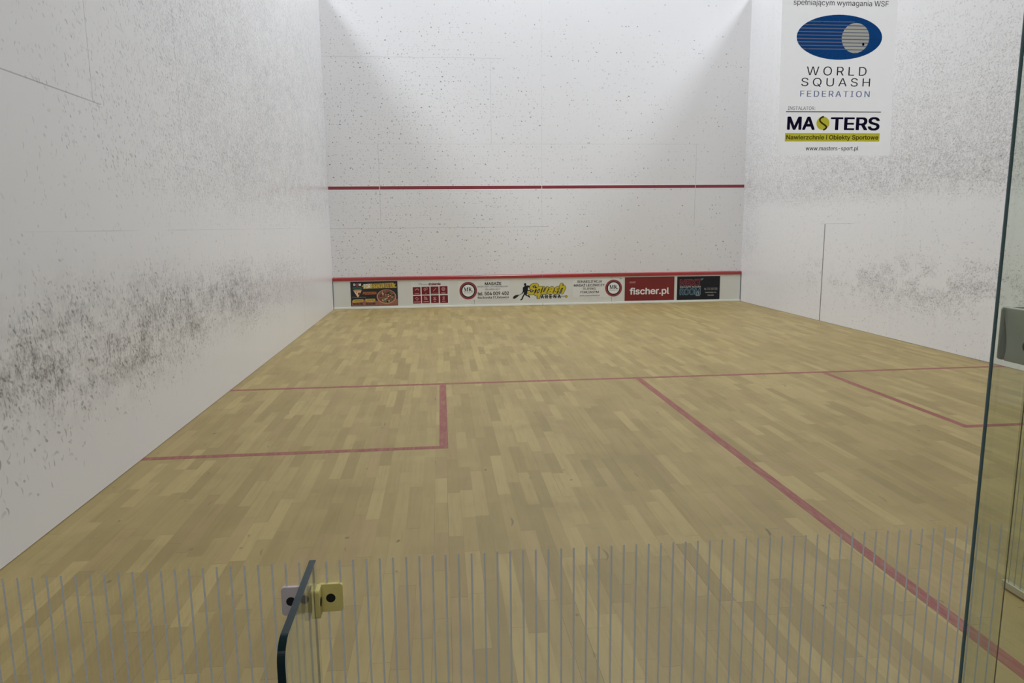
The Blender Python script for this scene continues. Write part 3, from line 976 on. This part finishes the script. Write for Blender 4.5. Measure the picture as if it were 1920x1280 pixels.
# ------------------------------------------------------------------ printed sheet taped to the glass
P = Face(-0.0012)
s = thing('notice_sign', (2.345, 0, 1.35), 'white printed sheet with a blue oval emblem stuck on the glass, upper right', 'notice')
def fn(bm): poly(bm, [(2.240, -0.0008, 1.347), (2.452, -0.0008, 1.345), (2.446, -0.0008, 1.645), (2.234, -0.0008, 1.645)])
part('sheet', 'printed sheet white', s, fn)
lift0 = 0.0006
def plet(mat, items, name='lettering', lift=0.0012):
    for it in items:
        part(name, mat, s, lambda bm: P.text(bm, it[0], it[1], lift, *(it[2:] if len(it) > 2 else ())))
k1 = crop(1470, 10, 6.919)
def emblem(which):
    """the oval print cut into fields that do not overlap: blue ground, slate trails, stone ball, slate ball stripes"""
    def fn(bm):
        H = 240; y0, y1 = 123.0, 707.0
        st = (y1 - y0) / H
        for i in range(H):
            y = y0 + (i + .5) * st
            dx = 554 * math.sqrt(max(0, 1 - ((y - 415) / 292) ** 2))
            b2 = 1 - ((y - 422) / 196) ** 2
            db = 178 * math.sqrt(b2) if b2 > 0 else None
            tr = abs(((y - 214 + 22.2) % 44.5) - 22.2) < 6.5 and 205 < y < 590
            bs = abs(((y - 264 + 22.2) % 44.5) - 22.2) < 6.5 and 245 < y < 595
            xl, xr = 716 - dx, 716 + dx
            cut = 926 - db if db else None
            if db and cut > xl:
                fields = [('trail' if tr else 'blue', xl, cut), ('bstripe' if bs else 'ball', cut, 926 + db), ('blue', 926 + db, xr)]
            else:
                fields = [('trail', xl, 905), ('blue', 905, xr)] if tr else [('blue', xl, xr)]
            for k, a_, b_ in fields:
                if k == which and b_ > a_:
                    xa, xb = P.pt(*k1(a_, 415))[0], P.pt(*k1(b_, 415))[0]
                    za, zb = P.pt(*k1(716, y + st / 2))[1], P.pt(*k1(716, y - st / 2))[1]
                    poly(bm, [(xa, P.y - .0006, za), (xb, P.y - .0006, za), (xb, P.y - .0006, zb), (xa, P.y - .0006, zb)])
    return fn
ov = part('oval_emblem', 'ink blue', s, emblem('blue'))
ovk = [part('emblem_stripes', 'ink slate', s, emblem('trail')), part('ball_disc', 'ink stone', s, emblem('ball')), part('ball_stripes', 'ink slate', s, emblem('bstripe'))]
ovk.append(part('ball_dot', 'ink navy', s, lambda bm: P.ell(bm, (*k1(1008, 488), *k1(1038, 528)), 0.0012, n=12)))
def fn(bm):
    for a in range(-5, 6):
        x = 716 + a * 62
        for sg in (-1, 1):
            x2 = 716 + a * 100
            ye = 415 + sg * 288 * math.sqrt(max(0, 1 - ((x2 - 716) / 552) ** 2)) * 0.97
            P.stroke(bm, [k1(x, 415 + sg * 190), k1(x2, ye)], 0.4, 0.0010)
    P.stroke(bm, [k1(1112, 436), k1(1262, 438)], 0.8, 0.0010)
ovk.append(part('globe_lines', 'ink blue pale', s, fn))
for k in ovk:
    k.parent = ov; k.matrix_parent_inverse = Matrix.Identity(4)
plet('ink charcoal', [('WORLD', (*k1(292, 796), *k1(1068, 914)), 0.0, 0.0, 1.32), ('SQUASH', (*k1(222, 944), *k1(1114, 1062)), 0.0, 0.0, 1.3),
                      ('spełniającym wymagania WSF', (1488, 0.5, 1666, 14), 0.004), ('INSTALATOR:', (1477, 199.6, 1528, 206.4), 0.0), ('www.masters-sport.pl', (1510, 274.5, 1609, 284), 0.012)])
plet('ink lilac', [('FEDERATION', (*k1(207, 1110), *k1(1110, 1190)), 0.012, 0.0, 1.25)], 'blue_lettering')
part('rule', 'ink charcoal', s, lambda bm: P.rect(bm, (1474, 209.0, 1652, 210.6), 0.0008))
k2 = crop(1440, 180, 7.68)
plet('ink navy', [('MA', (*k2(272, 298), *k2(672, 489)), 0.026), ('TERS', (*k2(898, 304), *k2(1605, 497)), 0.026)], 'bold_lettering')
part('ball_emblem', 'ink lime', s, lambda bm: P.ell(bm, (*k2(694, 296), *k2(880, 490)), 0.0008))
part('ball_seam', 'ink olive', s, lambda bm: P.stroke(bm, [k2(*q) for q in [(798, 299), (780, 303), (763, 312), (750, 325), (742, 340), (742, 354), (750, 370), (766, 386), (785, 400), (806, 414), (824, 428), (834, 442), (836, 456), (828, 468), (812, 480), (792, 488)]], 3.0, 0.0012))
part('yellow_band', 'ink lime', s, lambda bm: P.rect(bm, (*k2(245, 536), *k2(1607, 656)), 0.0008))
plet('ink olive', [('Nawierzchnie i Obiekty Sportowe', (*k2(262, 562), *k2(1588, 645)), 0.022)], 'band_lettering')

# ------------------------------------------------------------------ light: three rows of hall lamps, over this court and both its neighbours
def row(x, z, y0, y1, w, power, col):
    ld = bpy.data.lights.new('hall_lamp_row', 'AREA'); ld.shape = 'RECTANGLE'
    ld.size = w; ld.size_y = y1 - y0; ld.energy = power; ld.color = col
    o = bpy.data.objects.new('hall_lamp_row', ld); COL.objects.link(o)
    o.location = (x, (y0 + y1) / 2, z)
    return o
COOL = (0.925, 0.965, 1.08)
row(3.2, 8.9, 3.6, 9.6, 1.6, 470, COOL)
row(-3.2, 8.9, 3.6, 9.6, 1.9, 560, COOL)
row(9.6, 8.9, 3.6, 9.6, 1.9, 560, COOL)

o = row(1.8, 3.3, 0, 0.8, 2.6, 55, (1.0, 0.97, 0.92))                # unseen fill lamp, added behind the viewer to brighten the brackets
o.name = 'bracket_fill_lamp'; o.location = (1.8, -4.6, 4.0); o.rotation_euler = (math.radians(55), 0, 0)

wd = bpy.data.worlds.new('world'); SC.world = wd; wd.use_nodes = True
bg = wd.node_tree.nodes['Background']; bg.inputs[0].default_value = (0.62, 0.64, 0.66, 1); bg.inputs[1].default_value = 0.17

SC.view_settings.view_transform = 'Standard'
SC.view_settings.look = 'None'
SC.view_settings.gamma = 1.0
SC.view_settings.use_curve_mapping = False
SC.view_settings.exposure = 0.10
SC.cycles.use_denoising = True
SC.cycles.max_bounces = 14
SC.cycles.transparent_max_bounces = 24
